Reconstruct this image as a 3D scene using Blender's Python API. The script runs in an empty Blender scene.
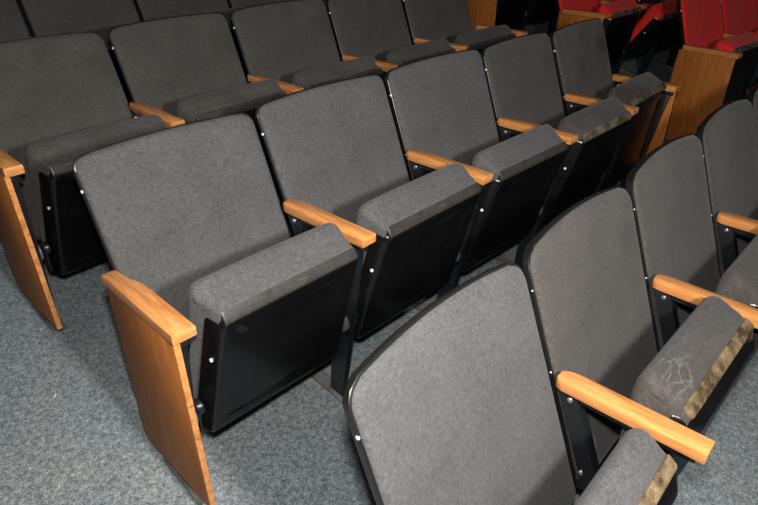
import bpy, bmesh, math, random
from mathutils import Vector, Matrix

random.seed(7)
S = bpy.context.scene
COL = S.collection

# ------------------------------------------------------------------ camera
CAMP = Vector((-0.4520, -1.3426, 1.4099))
Rv = Vector((0.69290727, -0.72101676, -0.00378807))
Uv = Vector((0.37288831, 0.35384445, 0.85775778))
Fv = Vector((0.61711735, 0.59575913, -0.51404011))
cd = bpy.data.cameras.new('camera')
cam = bpy.data.objects.new('camera', cd)
COL.objects.link(cam)
cam.matrix_world = Matrix(((Rv.x, Uv.x, -Fv.x, CAMP.x), (Rv.y, Uv.y, -Fv.y, CAMP.y),
                           (Rv.z, Uv.z, -Fv.z, CAMP.z), (0, 0, 0, 1)))
cd.sensor_fit = 'HORIZONTAL'
cd.sensor_width = 36.0
cd.lens = 595.223 / 758 * 36.0
cd.clip_start = 0.02
S.camera = cam

# ------------------------------------------------------------------ light
w = bpy.data.worlds.new('world')
S.world = w
w.use_nodes = True
w.node_tree.nodes['Background'].inputs[0].default_value = (0.80, 0.88, 1.0, 1)
w.node_tree.nodes['Background'].inputs[1].default_value = 0.018


def area(name, loc, target, size, power, color):
    ld = bpy.data.lights.new(name, 'AREA')
    ld.shape = 'DISK'
    ld.size = size
    ld.energy = power
    ld.color = color
    o = bpy.data.objects.new(name, ld)
    COL.objects.link(o)
    o.location = loc
    o.rotation_euler = (Vector(target) - Vector(loc)).to_track_quat('-Z', 'Y').to_euler()
    return o


# camera flash just above the lens, and the photographer's second lamp held out to the right
area('flash', CAMP + Uv * 0.14 - Fv * 0.03, CAMP + Fv * 2.0 + Uv * 0.2, 0.07, 34, (1, 0.965, 0.92))
area('side_lamp', CAMP + Uv * 0.10 + Rv * 0.62 - Fv * 0.05, CAMP + Fv * 2.2 + Uv * 0.2, 0.16, 46, (1, 0.965, 0.925))

S.view_settings.view_transform = 'Standard'
S.view_settings.look = 'None'
S.view_settings.gamma = 1.0
S.view_settings.use_curve_mapping = False
S.view_settings.exposure = 0.0


# ------------------------------------------------------------------ materials
def new_mat(name, rough=0.5, spec=0.5):
    m = bpy.data.materials.new(name)
    m.use_nodes = True
    nt = m.node_tree
    b = nt.nodes['Principled BSDF']
    b.inputs['Roughness'].default_value = rough
    b.inputs['Specular IOR Level'].default_value = spec
    return m, nt, b


def node(nt, typ, **kw):
    n = nt.nodes.new(typ)
    for k, v in kw.items():
        setattr(n, k, v)
    return n


def coords(nt, scale=(1, 1, 1), rot=(0, 0, 0), loc=(0, 0, 0)):
    tc = node(nt, 'ShaderNodeTexCoord')
    mp = node(nt, 'ShaderNodeMapping')
    mp.inputs['Scale'].default_value = scale
    mp.inputs['Rotation'].default_value = rot
    mp.inputs['Location'].default_value = loc
    nt.links.new(tc.outputs['Object'], mp.inputs['Vector'])
    return mp.outputs['Vector']


def noise(nt, vec, scale, detail=3.0, rough=0.5, dist=0.0):
    n = node(nt, 'ShaderNodeTexNoise')
    n.inputs['Scale'].default_value = scale
    n.inputs['Detail'].default_value = detail
    n.inputs['Roughness'].default_value = rough
    n.inputs['Distortion'].default_value = dist
    nt.links.new(vec, n.inputs['Vector'])
    return n.outputs['Fac']


def ramp(nt, fac, stops):
    r = node(nt, 'ShaderNodeValToRGB')
    e = r.color_ramp.elements
    while len(e) < len(stops):
        e.new(0.5)
    for i, (p, c) in enumerate(stops):
        e[i].position = p
        e[i].color = (c[0], c[1], c[2], 1)
    nt.links.new(fac, r.inputs['Fac'])
    return r.outputs['Color']


def mixc(nt, fac, a, b, mode='MIX'):
    m = node(nt, 'ShaderNodeMix', data_type='RGBA', blend_type=mode)
    if hasattr(fac, 'node'):
        nt.links.new(fac, m.inputs[0])
    else:
        m.inputs[0].default_value = fac
    for v, i in ((a, 6), (b, 7)):
        if hasattr(v, 'node'):
            nt.links.new(v, m.inputs[i])
        else:
            m.inputs[i].default_value = (v[0], v[1], v[2], 1)
    return m.outputs[2]


def math_n(nt, op, a, b):
    m = node(nt, 'ShaderNodeMath', operation=op)
    for v, i in ((a, 0), (b, 1)):
        if hasattr(v, 'node'):
            nt.links.new(v, m.inputs[i])
        else:
            m.inputs[i].default_value = v
    return m.outputs[0]


def bump(nt, b, h, strength, dist):
    n = node(nt, 'ShaderNodeBump')
    n.inputs['Strength'].default_value = strength
    n.inputs['Distance'].default_value = dist
    nt.links.new(h, n.inputs['Height'])
    nt.links.new(n.outputs['Normal'], b.inputs['Normal'])


def fabric(name, dark, light, stain=0.0, scuff=None):
    m, nt, b = new_mat(name, 0.92, 0.12)
    v1 = coords(nt, (1.0, 1.0, 9.0))
    v2 = coords(nt, (9.0, 1.0, 1.0))
    n1 = noise(nt, v1, 80, 2)
    n2 = noise(nt, v2, 80, 2)
    thread = math_n(nt, 'ADD', math_n(nt, 'MULTIPLY', n1, 0.5), math_n(nt, 'MULTIPLY', n2, 0.5))
    col = ramp(nt, thread, [(0.36, dark), (0.64, light)])
    soft = noise(nt, coords(nt), 5, 3, 0.6)
    col = mixc(nt, 1.0, col, ramp(nt, soft, [(0.3, (0.86,) * 3), (0.7, (1.1,) * 3)]), 'MULTIPLY')
    if stain:
        sp = noise(nt, coords(nt, loc=(3.1, 1.2, 0.4)), 3.2, 2, 0.5, 0.6)
        f = ramp(nt, sp, [(0.50, (0, 0, 0)), (0.60, (stain,) * 3)])
        col = mixc(nt, f, col, (dark[0] * 0.75, dark[1] * 0.68, dark[2] * 0.6))
    if scuff:          # pale rubbed streaks around one spot
        tc = node(nt, 'ShaderNodeTexCoord')
        dn = node(nt, 'ShaderNodeVectorMath', operation='DISTANCE')
        nt.links.new(tc.outputs['Object'], dn.inputs[0])
        dn.inputs[1].default_value = scuff
        near = ramp(nt, dn.outputs['Value'], [(0.02, (.34, .34, .34)), (0.10, (0, 0, 0))])
        st = noise(nt, coords(nt, (2, 5, 1), (0.3, 0.2, 0.7)), 6, 4, 0.6, 0.5)
        stc = ramp(nt, st, [(0.47, (0, 0, 0)), (0.50, (1, 1, 1)), (0.54, (0, 0, 0))])
        col = mixc(nt, mixc(nt, 1.0, near, stc, 'MULTIPLY'), col, (0.26, 0.265, 0.27))
    nt.links.new(col, b.inputs['Base Color'])
    b.inputs['Sheen Weight'].default_value = 0.12
    b.inputs['Sheen Roughness'].default_value = 0.5
    bump(nt, b, thread, 0.5, 0.0015)
    return m


def wood(name, a, c, d, rough, scale=1.0, along='y', coat=0.25):
    m, nt, b = new_mat(name, rough, 0.45)
    st = {'y': (14, 1.1, 14), 'z': (14, 14, 1.1)}[along]
    v = coords(nt, tuple(s * scale for s in st))
    g = noise(nt, v, 3.2, 5, 0.6, 0.7)
    fine = noise(nt, coords(nt, tuple(s * 6 * scale for s in st)), 3.0, 2)
    col = ramp(nt, g, [(0.28, a), (0.50, c), (0.72, d)])
    col = mixc(nt, 1.0, col, ramp(nt, fine, [(0.3, (0.82, 0.78, 0.74)), (0.65, (1.05, 1.05, 1.05))]), 'MULTIPLY')
    nt.links.new(col, b.inputs['Base Color'])
    b.inputs['Coat Weight'].default_value = coat
    b.inputs['Specular IOR Level'].default_value = 0.2 + coat
    b.inputs['Coat Roughness'].default_value = 0.3
    bump(nt, b, fine, 0.12, 0.001)
    return m


def plastic(name, base, rough, var=0.15, scuff=None):
    m, nt, b = new_mat(name, rough, 0.45)
    n = noise(nt, coords(nt), 14, 4, 0.6)
    col = ramp(nt, n, [(0.3, tuple(x * (1 - var) for x in base)), (0.7, tuple(x * (1 + var) for x in base))])
    if scuff:
        s = noise(nt, coords(nt, (3, 30, 30)), 5, 4, 0.7)
        col = mixc(nt, ramp(nt, s, [(0.60, (0, 0, 0)), (0.70, (1, 1, 1))]), col, scuff)
    nt.links.new(col, b.inputs['Base Color'])
    r = ramp(nt, n, [(0.2, (rough * 0.8,) * 3), (0.8, (rough * 1.25,) * 3)])
    nt.links.new(r, b.inputs['Roughness'])
    bump(nt, b, noise(nt, coords(nt), 420, 2), 0.12, 0.0006)
    return m


def metal(name, col, rough):
    m, nt, b = new_mat(name, rough, 0.5)
    b.inputs['Metallic'].default_value = 0.9
    n = noise(nt, coords(nt), 60, 3)
    nt.links.new(ramp(nt, n, [(0.3, tuple(x * 0.8 for x in col)), (0.7, col)]), b.inputs['Base Color'])
    return m


def worn(name, a, c):
    m, nt, b = new_mat(name, 0.85, 0.2)
    n1 = noise(nt, coords(nt, (3.0, 1, 1)), 170, 4, 0.8)
    n2 = noise(nt, coords(nt), 22, 3, 0.6)
    col = mixc(nt, ramp(nt, n2, [(0.36, (0, 0, 0)), (0.62, (1, 1, 1))]),
               ramp(nt, n1, [(0.3, a), (0.7, c)]), tuple(x * 0.55 for x in a))
    nt.links.new(col, b.inputs['Base Color'])
    bump(nt, b, n1, 0.7, 0.003)
    return m


def carpet(name):
    m, nt, b = new_mat(name, 0.98, 0.05)
    v = coords(nt)
    n1 = noise(nt, v, 230, 3, 0.65)
    n2 = noise(nt, v, 75, 3, 0.6)
    n3 = noise(nt, v, 3.0, 3, 0.5)
    f = math_n(nt, 'ADD', math_n(nt, 'MULTIPLY', n1, 0.62), math_n(nt, 'MULTIPLY', n2, 0.38))
    col = ramp(nt, f, [(0.36, (0.066, 0.092, 0.106)), (0.50, (0.235, 0.272, 0.288)), (0.64, (0.50, 0.53, 0.52))])
    col = mixc(nt, 1.0, col, ramp(nt, n3, [(0.3, (0.88, 0.92, 0.96)), (0.7, (1.06, 1.03, 0.98))]), 'MULTIPLY')
    nt.links.new(col, b.inputs['Base Color'])
    bump(nt, b, f, 0.9, 0.006)
    return m


M = dict(
    grey=fabric('grey_woven_fabric', (0.052, 0.0515, 0.052), (0.110, 0.109, 0.109)),
    brown_shaded=fabric('brown_grey_shaded_fabric', (0.047, 0.0435, 0.0405), (0.088, 0.082, 0.076), 0.35),  # brownish cloth; its darker tone also carries light falloff on the rear rows
    scuffed=fabric('scuffed_fabric', (0.047, 0.0435, 0.0405), (0.088, 0.082, 0.076), 0.35, (0.12, -0.21, 0.64)),
    stained=fabric('stained_fabric', (0.046, 0.041, 0.037), (0.104, 0.094, 0.085), 0.8),
    red=fabric('red_fabric', (0.82, 0.018, 0.018), (0.93, 0.045, 0.036)),
    oak=wood('oak', (0.38, 0.135, 0.034), (0.64, 0.265, 0.080), (0.75, 0.36, 0.125), 0.36),
    veneer=wood('veneer', (0.36, 0.105, 0.018), (0.46, 0.155, 0.028), (0.53, 0.195, 0.042), 0.6, 0.6, 'z', 0.03),
    black=plastic('black_plastic', (0.0045, 0.0045, 0.005), 0.24),
    shell=plastic('black_shell', (0.012, 0.011, 0.010), 0.34),
    frame=plastic('black_painted_metal', (0.010, 0.012, 0.015), 0.32),
    trim=plastic('dark_trim', (0.036, 0.034, 0.031), 0.40, 0.3, (0.12, 0.10, 0.07)),
    tan=worn('worn_tan_edge', (0.10, 0.066, 0.032), (0.42, 0.31, 0.17)),
    dust=worn('dusty_edge', (0.11, 0.092, 0.066), (0.24, 0.205, 0.15)),
    hinge=plastic('hinge_grey', (0.075, 0.095, 0.115), 0.5),
    foot=plastic('worn_foot', (0.16, 0.16, 0.155), 0.45, 0.5),
    bolt=metal('bolt', (0.75, 0.80, 0.80), 0.30),
    plug=plastic('white_plug', (0.75, 0.75, 0.72), 0.4),
    carpet=carpet('carpet'),
    wall=plastic('dark_wall', (0.010, 0.010, 0.010), 0.8),
)


# ------------------------------------------------------------------ mesh helpers
def link(name, bm, mat, parent=None, smooth=35, M2=None):
    if M2 is not None:
        bm.transform(M2)
    bmesh.ops.recalc_face_normals(bm, faces=bm.faces)
    me = bpy.data.meshes.new(name)
    bm.to_mesh(me)
    bm.free()
    me.materials.append(mat)
    o = bpy.data.objects.new(name, me)
    COL.objects.link(o)
    if parent:
        o.parent = parent
    for p in me.polygons:
        p.use_smooth = True
    me.set_sharp_from_angle(angle=math.radians(smooth))
    return o


def loft(bm, rings, cap0=True, cap1=True):
    vs = [[bm.verts.new(p) for p in r] for r in rings]
    n = len(rings[0])
    for a, b in zip(vs, vs[1:]):
        for i in range(n):
            j = (i + 1) % n
            bm.faces.new((a[i], a[j], b[j], b[i]))
    if cap0:
        bm.faces.new(vs[0][::-1])
    if cap1:
        bm.faces.new(vs[-1])
    return vs


def prism_x(bm, poly, x0, x1, r=0.002):
    """polygon in (y, z) extruded over x with a softened rim"""
    cy = sum(p[0] for p in poly) / len(poly)
    cz = sum(p[1] for p in poly) / len(poly)
    ext = max(max(abs(p[0] - cy), abs(p[1] - cz)) for p in poly)

    def ring(x, ins):
        k = 1 - ins / ext
        return [(x, cy + (p[0] - cy) * k, cz + (p[1] - cz) * k) for p in poly]
    loft(bm, [ring(x0, r), ring(x0 + r * .35, r * .3), ring(x0 + r, 0), ring(x1 - r, 0), ring(x1 - r * .35, r * .3), ring(x1, r)])


def bar(bm, a, b, wd, x0, x1, r=0.002):
    """flat bar between two (y, z) points"""
    a = Vector(a); b = Vector(b)
    d = (b - a).normalized()
    n = Vector((-d.y, d.x)) * wd / 2
    prism_x(bm, [a - n, b - n, b + n, a + n], x0, x1, r)


def disc_x(bm, x0, x1, y, z, rad, dome=0.3, seg=20):
    def ring(x, r):
        return [(x, y + r * math.cos(t * 2 * math.pi / seg), z + r * math.sin(t * 2 * math.pi / seg)) for t in range(seg)]
    loft(bm, [ring(x0, rad * .55), ring(x0 + (x1 - x0) * dome * .4, rad * .88), ring(x0 + (x1 - x0) * dome, rad), ring(x1, rad)])


def round_poly(pts, rad, seg=5):
    """round the corners of a 2-D polygon; rad is one value or one per corner"""
    out = []
    n = len(pts)
    for i in range(n):
        p = Vector(pts[i]); a = Vector(pts[i - 1]); b = Vector(pts[(i + 1) % n])
        r = rad[i] if isinstance(rad, (list, tuple)) else rad
        if r <= 0:
            out.append(tuple(p))
            continue
        da = (a - p); db = (b - p)
        r = min(r, da.length * .48, db.length * .48)
        pa = p + da.normalized() * r
        pb = p + db.normalized() * r
        for k in range(seg + 1):
            t = k / seg
            q = pa * (1 - t) ** 2 + p * 2 * t * (1 - t) + pb * t * t
            out.append((q.x, q.y))
    return out


def floor_z(y):
    return -0.048 + 0.16 * y


# ------------------------------------------------------------------ structure
def setprops(o, **kw):
    for k, v in kw.items():
        o[k] = v
    return o


bm = bmesh.new()
X0, X1, Y0, Y1 = -4.0, 9.0, -4.0, 7.0
v = [bm.verts.new((x, y, floor_z(y) + dz)) for dz in (0, -0.2) for x, y in ((X0, Y0), (X1, Y0), (X1, Y1), (X0, Y1))]
for f in ((0, 1, 2, 3), (7, 6, 5, 4), (0, 4, 5, 1), (1, 5, 6, 2), (2, 6, 7, 3), (3, 7, 4, 0)):
    bm.faces.new([v[i] for i in f])
setprops(link('floor', bm, M['carpet']), kind='structure')
for nm, (a, b, c, d) in (('wall_back', (X0, X1, Y1, Y1 + .15)), ('wall_right', (X1, X1 + .15, Y0, Y1 + .15))):
    bm = bmesh.new()
    v = [bm.verts.new((x, y, z)) for z in (floor_z(Y0) - .2, 4.5) for x, y in ((a, c), (b, c), (b, d), (a, d))]
    for f in ((3, 2, 1, 0), (4, 5, 6, 7), (0, 1, 5, 4), (1, 2, 6, 5), (2, 3, 7, 6), (3, 0, 4, 7)):
        bm.faces.new([v[i] for i in f])
    setprops(link(nm, bm, M['wall']), kind='structure')


# ------------------------------------------------------------------ seat parts
def frame_matrix(o, th):
    return Matrix.Translation(o) @ Matrix.Rotation(th, 4, 'Z')


ARM_L, ARM_W, ARM_H, ARM_T = 0.336, 0.054, 0.605, 0.030


def make_armrest(root, T, style):
    """solid oak arm: rounded nose at the back, square front"""
    hw = ARM_W / 2
    if style == 'waist':
        pl = [(-hw, -ARM_L), (hw, -ARM_L), (hw, -0.105), (hw - .004, -.085), (hw - .013, -.060), (hw - .016, -.03), (hw - .018, -.002), (hw - .024, 0.004),
              (-hw + .007, 0.004), (-hw, 0.002)]
    elif style == 'double':
        pl = [(-hw, -ARM_L), (hw, -ARM_L), (hw, -0.125), (hw - .004, -.10), (hw - .010, -.070), (hw - .010, -.02), (hw - .015, -.002), (hw - .022, 0.004),
              (-hw + .020, 0.004), (-hw + .012, -.002), (-hw + .009, -.03), (-hw + .009, -.075), (-hw + .004, -.11), (-hw, -.13)]
    else:
        pl = [(-hw, -ARM_L), (hw, -ARM_L), (hw, -.03), (hw - .003, -.014), (hw - .010, .003), (hw - .018, 0.009), (-hw + .011, 0.009), (-hw + .002, .002), (-hw - .001, -.012)]
    cx = 0.0; cy = -ARM_L / 2
    bm = bmesh.new()

    def ring(z, ins):
        return [(x - math.copysign(min(ins, abs(x)), x), y + (ins if y < cy else -ins), z) for x, y in pl]
    z1 = ARM_H; z0 = ARM_H - ARM_T
    loft(bm, [ring(z0, .004), ring(z0 + .0015, .0012), ring(z0 + .005, 0), ring(z1 - .005, 0), ring(z1 - .0015, .0012), ring(z1, .004)])
    link('armrest', bm, M['oak'], root, 40, T)


def make_standard(root, T, o, end=False):
    def fz(y):
        return floor_z(o.y + y) - o.z
    bm = bmesh.new()
    x0, x1 = -.011, .011
    zt = ARM_H - ARM_T
    bar(bm, (-.004, zt - .012), (-.318, zt - .012), .022, x0, x1)                 # under the arm
    bar(bm, (-.023, zt - .002), (-.134, .300), .044, x0 - .004, x1 + .004)        # rear post beside the backrest
    prism_x(bm, round_poly([(-.310, zt - .004), (-.278, zt - .004), (-.215, .23), (-.250, .20)], [.004, .01, .02, .02]), x0, x1)  # front post
    bar(bm, (-.105, .32), (-.245, .235), .05, x0, x1)
    prism_x(bm, [(-.262, .26), (-.180, .26), (-.150, fz(-.150) + .012), (-.205, fz(-.205) + .012)], x0, x1)     # leg
    bar(bm, (-.062, zt - .030), (-.300, zt - .030), .010, x1 - .004, x1 + .012)   # bright inner rail
    st = link('standard', bm, M['frame'], root, 35, T)
    bm = bmesh.new()
    a, b = (-.23, -.04) if end else (-.235, .02)
    prism_x(bm, [(a, fz(a)), (b, fz(b)), (b, fz(b) + .012), (a, fz(a) + .012)], -.024, .024)
    link('foot', bm, M['foot'], st, 35, T)
    for y, z in ((-.034, .553), (-.098, .345)):
        bm = bmesh.new()
        disc_x(bm, x0 - .0085, x0 - .003, y, z, .0072)
        link('bolt', bm, M['bolt'], st, 60, T)
    bm = bmesh.new()
    disc_x(bm, x1 + .012, x1, -.222, .262, .034, .4)
    disc_x(bm, x0 - .012, x0, -.222, .262, .034, .4)
    link('hinge_cover', bm, M['hinge'], st, 50, T)


def make_end_panel(root, T, side, z_bottom):
    """veneered end panel on the aisle side of the standard"""
    pl = round_poly([(.020, ARM_H - ARM_T), (.048, z_bottom + .0), (-.318, z_bottom), (-.318, ARM_H - ARM_T)], [.001, .045, .006, .001], 8)
    bm = bmesh.new()
    xa, xb = (-.024, -.0125) if side < 0 else (.0165, .0295)
    prism_x(bm, pl, xa - (.004 if side < 0 else 0), xb, .0015)
    link('end_panel', bm, M['veneer'], root, 35, T)
    bm = bmesh.new()
    poly = [(-.3185, ARM_H - ARM_T), (-.3175, z_bottom + .006), (-.3205, z_bottom + .006), (-.3215, ARM_H - ARM_T)]
    prism_x(bm, poly, xa - (.004 if side < 0 else 0), xb, .0008)
    link('edge_banding', bm, M['oak'], root, 35, T)


def make_backrest(root, W, fab, dz=0.0, T=None, arch=.012, r=.030, bs=(0, 0), sc=1.0):
    xl, xr = 0.009 + bs[0], W - 0.009 + bs[1]
    cx = (xl + xr) / 2; hw = (xr - xl) / 2
    zb, zt = 0.245, 0.877 + dz
    cz = (zb + zt) / 2; hz = (zt - zb) / 2
    out = []
    NX = 14
    for i in range(NX + 1):                                    # bottom edge, left to right
        out.append((xl + .02 + (xr - xl - .04) * i / NX, zb))
    for i in range(1, 9):
        out.append((xr, zb + .02 + (zt - arch - r - zb - .02) * (i - 1) / 7))
    for i in range(1, 7):
        t = i / 7 * math.pi / 2
        out.append((xr - r + r * math.cos(t), zt - arch - r + r * math.sin(t) * 1.05))
    for i in range(NX + 1):
        x = xr - r - (xr - xl - 2 * r) * i / NX
        u = (x - cx) / hw
        out.append((x, zt - arch * u * u))
    for i in range(1, 7):
        t = math.pi / 2 + i / 7 * math.pi / 2
        out.append((xl + r + r * math.cos(t), zt - arch - r + r * math.sin(t) * 1.05))
    for i in range(1, 9):
        out.append((xl, zt - arch - r - (zt - arch - r - zb - .02) * (i - 1) / 7))

    def P(x, z, d):
        """d: distance in front of the reference plane"""
        u = (x - cx) / hw
        d = d - .012 * (1 - u * u)
        y = -.212 + .4 * z
        return (x, y - .928 * d, z + .371 * d)

    def ring(d, ins):
        return [P(cx + (x - cx) * (1 - ins / hw), cz + (z - cz) * (1 - ins / hz), d) for x, z in out]

    bm = bmesh.new()
    rr = [ring(-.034, .012), ring(-.030, .006), ring(-.014, .0035), ring(-.009, .0045), ring(-.0035, .009), ring(-.001, .013), ring(.0002, .018), ring(.0025, .035)]
    for ins in (.07, .11, .16, .21):
        rr.append(ring(.003 + .003 * ins / .2, ins))
    loft(bm, rr)
    b = link('backrest', bm, M[fab], root, 50, T)
    bm = bmesh.new()
    rr = [ring(-.046, .06), ring(-.046, .03), ring(-.043, .014), ring(-.036, .004), ring(-.026, 0), ring(-.013, -.001), ring(-.011, .001), ring(-.012, .012), ring(-.030, .018)]
    loft(bm, rr)
    sh = link('back_shell', bm, M['shell'], root, 45, T)
    for zz in (.79, .585):
        bm = bmesh.new()
        y = -.212 + .4 * zz + .019
        disc_x(bm, xl - .0035, xl + .001, y - .006, zz - .008, .0044 * sc if zz > .7 else .0024)
        link('screw', bm, M['plug'], sh, 60, T)
    return b


def make_seat(root, W, fab, trim, tip=0.0, T=None, sag=0.0, shift=0.0, tw=.024, ins0=.012, thick=1.0, lift=0.0):
    """tipped-up seat: cushion behind, black pan in front"""
    B0 = Vector((-.232, .150)); es = Vector((-.262, .965)); et = Vector((-.965, -.262))
    H = Vector((-.20, .25))
    c_, s_ = math.cos(tip), math.sin(tip)

    def L(s, t):
        if t < -.06:
            t *= thick
        p = B0 + es * s + et * t - H
        return (H.x + p.x * c_ - p.y * s_, H.y + p.x * s_ + p.y * c_ + lift)

    def xs(s):
        k = max(0, min(1, s / .44))
        return .040 + .010 * k + shift * k, W - (.036 + .012 * k) + shift * k

    # cushion (profile s,t)
    prof = [(.02, -.075), (.15, -.098), (.30, -.114), (.42, -.126), (.466, -.127), (.486, -.116), (.489, -.100), (.480, -.072), (.468, -.045), (.4595, -tw), (.44, -.018), (.02, -.018)]
    if tw > .028:
        prof[7:11] = [(.480, -.076), (.468, -.052), (.457, -.042), (.44, -.018)]
    prof = round_poly(prof, .006, 2)
    cs = sum(p[0] for p in prof) / len(prof); ct = sum(p[1] for p in prof) / len(prof)
    bm = bmesh.new()
    rings = []
    st = [(-.000, .030), (.002, .020), (.006, .011), (.013, .004), (.024, .0)]
    seq = [(0, d, i) for d, i in st] + [(f, 0, 0) for f in (.2, .4, .6, .8)] + [(1, -d, i) for d, i in reversed(st)]
    for f, d, ins in seq:
        ring = []
        for s, t in prof:
            a, b = xs(s)
            x = (a + d if f == 0 else b + d if f == 1 else a + (b - a) * f)
            x += (ins0 + .010) * max(0, 1 - 2 * f) * max(0, min(1, (t + .072) / .040))
            u = (x - (a + b) / 2) / ((b - a) / 2)
            puff = .007 * (1 - u * u) * (1 if s > .4 else .4)
            s2 = s + (cs - s) * ins / .20 * .9
            t2 = t + (ct - t) * ins / .045 * .75 if t < -.05 else t
            if s > .45:
                s2 += puff * .6 - sag * (1 - u * u)
            y, z = L(s2, t2)
            ring.append((x, y, z))
        rings.append(ring)
    loft(bm, rings)
    link('seat_cushion', bm, M[fab], root, 50, T)

    # trim along the front edge
    if tw > .028:
        prof = [(.456, -tw - .018), (.4625, -tw - .012), (.450, -.018), (.442, -.014), (.43, -.018), (.44, -tw - .010)]
    else:
        prof = [(.4545, -tw - .006), (.4605, -tw - .001), (.4455, -.003), (.438, .0012), (.425, -.002), (.435, -tw)]
    c2s = sum(q[0] for q in prof) / 6
    c2t = sum(q[1] for q in prof) / 6
    bm = bmesh.new()
    rings = []
    for f, d, ins in [(0, .008, .004), (0, .010, .001), (0, .014, 0), (.25, 0, 0), (.5, 0, 0), (.75, 0, 0), (1, -.014, 0), (1, -.010, .001), (1, -.008, .004)]:
        ring = []
        for s, t in prof:
            a, b = xs(.45)
            b += .004
            a += ins0 + .010
            x = (a + d if f == 0 else b + d if f == 1 else a + (b - a) * f)
            s2 = s + (c2s - s) * ins / .012
            t2 = t + (c2t - t) * ins / .02
            wob = 0.0012 * math.sin(x * 57 + W * 40)
            y, z = L(s2 + wob * .5, t2)
            ring.append((x, y, z))
        rings.append(ring)
    loft(bm, rings)
    link('front_trim', bm, M[trim], root, 40, T)

    # pan: shallow black tray, rounded top corners, recessed field
    bm = bmesh.new()
    a0, b0 = xs(0); a1, b1 = xs(.438)
    a0 -= 0; b0 += .004; a1 += ins0 - .002; b1 += .003
    outl = round_poly([(a0, .0), (b0, .0), (b1, .438), (a1, .438)], [.02, .02, .026, .026], 6)
    mx = (a0 + b0) / 2; ms = .22

    def ringp(t, ins):
        k = 1 + t / .052
        return [((mx + (x - mx) * (1 - ins / .22)) + (.016 * k if x < mx - .1 else 0), *L(ms + (s - ms) * (1 - ins / .22), t)) for x, s in outl]
    if tw > .028:      # wide bevel along the rim
        pr = [(-.052, .006), (-.052, -.001), (-.046, -.002), (-.020, 0), (-.014, .001), (-.010, .004), (.009, .024), (.012, .030), (.012, .06), (.009, .064), (.009, .08)]
    else:
        pr = [(-.052, .006), (-.052, -.001), (-.046, -.002), (-.010, .0), (-.004, .0015), (-.0005, .006), (.0, .012), (.0, .042), (-.003, .046), (-.003, .08)]
    loft(bm, [ringp(*q) for q in pr])
    pan = link('seat_pan', bm, M['black'], root, 35, T)
    for f in (0, 1):
        bm = bmesh.new()
        s = .30
        a, b = xs(s)
        y, z = L(s, -.022)
        x = a + ins0 + .001 if f == 0 else b + .004
        sg = -1 if f == 0 else 1
        disc_x(bm, x + sg * .003, x - sg * .003, y, z, .0052)
        link('screw', bm, M['plug'], pan, 60, T)
    # hinge arm
    gap = .030
    for f in (0, 1):
        bm = bmesh.new()
        a, b = xs(0)
        b = min(b, W - .037)
        x0, x1 = (.0275, a + .008) if f == 0 else (b - .008, W - gap)
        disc_x(bm, x0, x1, -.222, .262, .022, .2)
        y, z = L(.03, -.03)
        bar(bm, (-.222, .262), (y, z), .036, min(a - .008, b) if f == 0 else b + .002, a - .002 if f == 0 else b + .008)
        link('hinge', bm, M['frame'], root, 50, T)


def build_seat(frames, k, label, fab='grey', trim='trim', arm='plain', tip=0.0, group=None, first=False, last=False, dz=0.0, right_end=True, name='theatre_seat', sag=0.0, shift=0.0, bs=(0, 0), lift=0.0, thick=1.0):
    (o, th), (o2, th2) = frames[k], frames[k + 1]
    o = Vector(o); o2 = Vector(o2)
    d = o2 - o
    ang = math.atan2(d.y, d.x)
    W = math.hypot(d.x, d.y)
    base = Vector((o.x, o.y, (o.z + o2.z) / 2))
    R = frame_matrix(base, ang)
    root = bpy.data.objects.new(name, None)
    COL.objects.link(root)
    root.empty_display_size = .1
    root.matrix_world = R
    root['label'] = label
    root['category'] = 'theatre seat'
    if group:
        root['group'] = group
    Ri = R.inverted()
    make_backrest(root, W, fab, dz, None, .012 if dz <= 0 else .024, .032 if dz <= 0 else .042, bs, .5 if dz > 0 and k > 0 else 1.0)
    make_seat(root, W, fab, trim, tip, None, sag, shift, .029 if trim == 'tan' else .019, 0.004 if trim == 'tan' else .012, thick, lift)
    T1 = Ri @ frame_matrix(o, th)
    make_standard(root, T1, o, first)
    make_armrest(root, T1 @ Matrix.Translation((-.005, .010, .005)) @ Matrix.Diagonal((1.08, 1.03, 1, 1)) if arm == 'waist' else T1, arm)
    if first:
        make_end_panel(root, T1, -1, 0.0)
    if last:
        T2 = Ri @ frame_matrix(o2, th2)
        make_standard(root, T2, o2)
        make_armrest(root, T2, arm)
        if right_end:
            make_end_panel(root, T2, 1, 0.0)
    return root


def fr(*rows):
    return [((x, y, z), th) for x, y, z, th in rows]


FA = fr((-.027, .902, .126, .008), (.519, .908, .130, -.007), (1.067, .910, .133, -.006), (1.624, .895, .130, -.003), (2.169, .896, .132, -.021), (2.722, .876, .130, -.024))
FB = fr((-.004, .011, -.009, -.008), (.544, .000, .005, .026), (1.108, -.004, .010, .009), (1.661, -.024, .005, -.005), (2.203, -.035, -.004, -.019), (2.739, -.022, -.015, -.039))
FC = fr((.035, -.932, -.173, .027), (.630, -.913, -.183, .028), (1.193, -.912, -.171, .0), (1.749, -.912, -.165, -.008), (2.320, -.915, -.170, -.010), (2.890, -.920, -.170, -.010))
FZ = fr((-.03, 1.83, .245, 0), (.53, 1.83, .245, 0), (1.08, 1.83, .245, 0), (1.635, 1.83, .245, 0), (2.20, 1.83, .245, 0), (2.75, 1.82, .245, 0))

GB = 'grey seats of the middle row'
GA = 'grey seats of the second row behind'
GC = 'grey seats of the nearest row'
GZ = 'dark seats of the rearmost row'
GR = 'red seats beyond the aisle'

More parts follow.
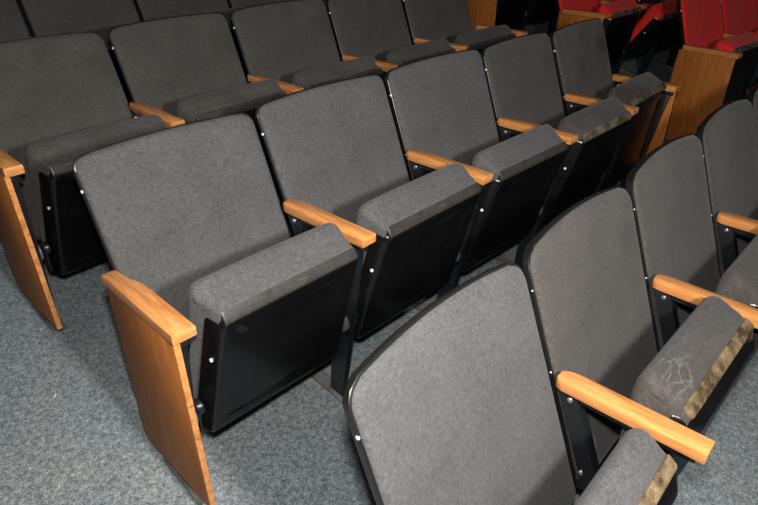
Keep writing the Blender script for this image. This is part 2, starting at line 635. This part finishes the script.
labB = ['grey theatre seat at the aisle end of the middle row, with whole wooden end panel',
        'grey tipped-up theatre seat second from the aisle panel in the middle row',
        'grey tipped-up theatre seat in the very middle of the five-seat middle row',
        'brownish grey seat fourth from the aisle panel in the middle row, worn front edge',
        'dark brownish seat at the far end of the middle row, oval stain on its back']
for k in range(5):
    build_seat(FB, k, labB[k], fab=['grey', 'grey', 'grey', 'brown_shaded', 'stained'][k], trim=['trim', 'trim', 'trim', 'dust', 'dust'][k],
               arm='waist' if k == 0 else 'plain', first=k == 0, last=k == 4, group=GB, shift=[.014, .006, 0, 0, 0][k],
               bs=[(0, 0), (0, 0), (0, .008), (.014, .002), (.026, .040)][k], tip=[0, 0, 0, 0, -.17][k])
labC = ['nearest grey seat at the bottom, its left side open to the carpet',
        'grey seat in the nearest row, second from the left, pale scuffs on its cushion',
        'brownish grey seat in the nearest row, third from the left, between two oak armrests',
        'brownish seat back in the nearest row, fourth from the left',
        'brownish seat in the nearest row, only a back corner showing at the right edge']
for k in range(5):
    build_seat(FC, k, labC[k], fab=['grey', 'scuffed', 'brown_shaded', 'brown_shaded', 'brown_shaded'][k], trim='tan', arm='plain', last=k == 4, shift=-.016, bs=(0, 0) if k < 2 else (0, .008) if k == 2 else (.014, .008), right_end=False, group=GC, dz=.020, tip=-.11 if k == 0 else -.16, thick=1.02 if k == 0 else 1.18, lift=-.022 if k == 0 else .010)
labA = ['grey seat at the left edge of the photo, with cut-off wooden end panel',
        'dark grey seat second from the left in the row behind the middle row',
        'dark grey seat third from the left in the row behind the middle row',
        'dark grey seat fourth from the left in the row behind the middle row',
        'dark grey seat at the far right end of the row behind the middle row']
for k in range(5):
    build_seat(FA, k, labA[k], fab='brown_shaded', trim='trim', arm='double', first=k == 0, last=k == 4, group=GA, shift=.010 if k == 0 else .004, dz=-.012, bs=(.012, .008), lift=-.012 if k == 0 else -.008, tip=.05 if k == 0 else -.07, thick=.95 if k == 0 else .86)  # same cloth as the grey seats, darkened in colour for falloff with distance
labZ = ['dark seat back at the top left corner, rearmost row',
        'dark seat back at the top edge, second from the left in the rearmost row',
        'dark seat back at the top edge, third from the left in the rearmost row',
        'dark seat back at the top edge, fourth from the left in the rearmost row',
        'dark seat back at the far right end of the rearmost row']
for k in range(5):
    build_seat(FZ, k, labZ[k], fab='brown_shaded', trim='trim', arm='double', last=k == 4, group=GZ)  # dimness of the rearmost row is put into the fabric colour


# red block across the aisle
def row_frames(x, y, z, th, n, pitch=.555):
    out = []
    for i in range(n):
        out.append(((x + pitch * i * math.cos(th), y + pitch * i * math.sin(th), z), th))
    return out


R2 = row_frames(3.68, -.04, -.004, -.115, 4)
R1 = row_frames(3.77, .87, .105, -.05, 5)
R0 = row_frames(3.84, 1.80, .27, -.02, 4)
labR2 = ['red seat beside the wide wooden end panel near the top right corner',
         'red seat second from the wide wooden end panel, at the right edge',
         'red seat third from the wide wooden end panel, cut by the right edge']
labR1 = ['red seat right behind the small wooden end panel at the top',
         'red seat with tipped-up cushion, second from the small wooden end panel at the top',
         'red seat third from the small wooden end panel at the top',
         'red seat fourth from the small wooden end panel at the top']
labR0 = ['black seat pan beside the wooden panel at the top edge, farthest row',
         'black seat pan second from the wooden panel at the top edge, farthest row',
         'black seat pan third from the wooden panel at the top edge, farthest row']
for k in range(3):
    build_seat(R2, k, labR2[k], fab='red', trim='dust', first=k == 0, last=k == 2, right_end=False, group=GR, shift=-.03, tip=-.17, bs=(.07, .07) if k < 2 else (.07, 0))
for k in range(4):
    build_seat(R1, k, labR1[k], fab='red', trim='dust', first=k == 0, last=k == 3, tip=.35 if k == 1 else 0, right_end=False, group=GR)
for k in range(3):
    build_seat(R0, k, labR0[k], fab='brown_shaded', trim='trim', first=k == 0, last=k == 2, right_end=False, group='black seats of the farthest row')


# ------------------------------------------------------------------ litter on the carpet
def on_floor(u, v):
    d = Fv + Rv * ((u - 379) / 595.223) - Uv * ((v - 252.5) / 595.223)
    n = Vector((0, -.16, 1))
    t = ((Vector((0, 0, -.048)) - CAMP).dot(n)) / d.dot(n)
    return CAMP + d * t


def scrap(u, v, L_, W_, ang, label, name='paper_scrap'):
    c = on_floor(u, v)
    bm = bmesh.new()
    pts = []
    for i in range(12):
        t = i / 12 * 2 * math.pi
        x = L_ / 2 * math.cos(t); y = W_ / 2 * math.sin(t) + .25 * L_ * (math.cos(t) ** 2 - .5) * .5
        pts.append((x, y))
    top = [(x, y, .0035 + .002 * abs(x) / (L_ / 2)) for x, y in pts]
    bot = [(x, y, .0005) for x, y in pts]
    loft(bm, [bot, top])
    o = link(name, bm, M['plug'], None, 50)
    o.location = c
    o.rotation_euler = (math.atan(.16), 0, ang)
    o['label'] = label
    o['category'] = 'litter'
    o['group'] = 'white crumbs on the carpet'


scrap(55, 396, .018, .005, .9, 'curved white paper scrap on the aisle carpet, largest of the bits')
scrap(30, 469, .005, .004, .2, 'tiny white crumb on the carpet near the bottom left corner')
scrap(59, 487, .006, .005, 1.2, 'tiny white crumb on the carpet at the bottom, right of the corner crumb')
scrap(102, 462, .004, .003, 0, 'tiny white crumb on the carpet between corner and end panel')
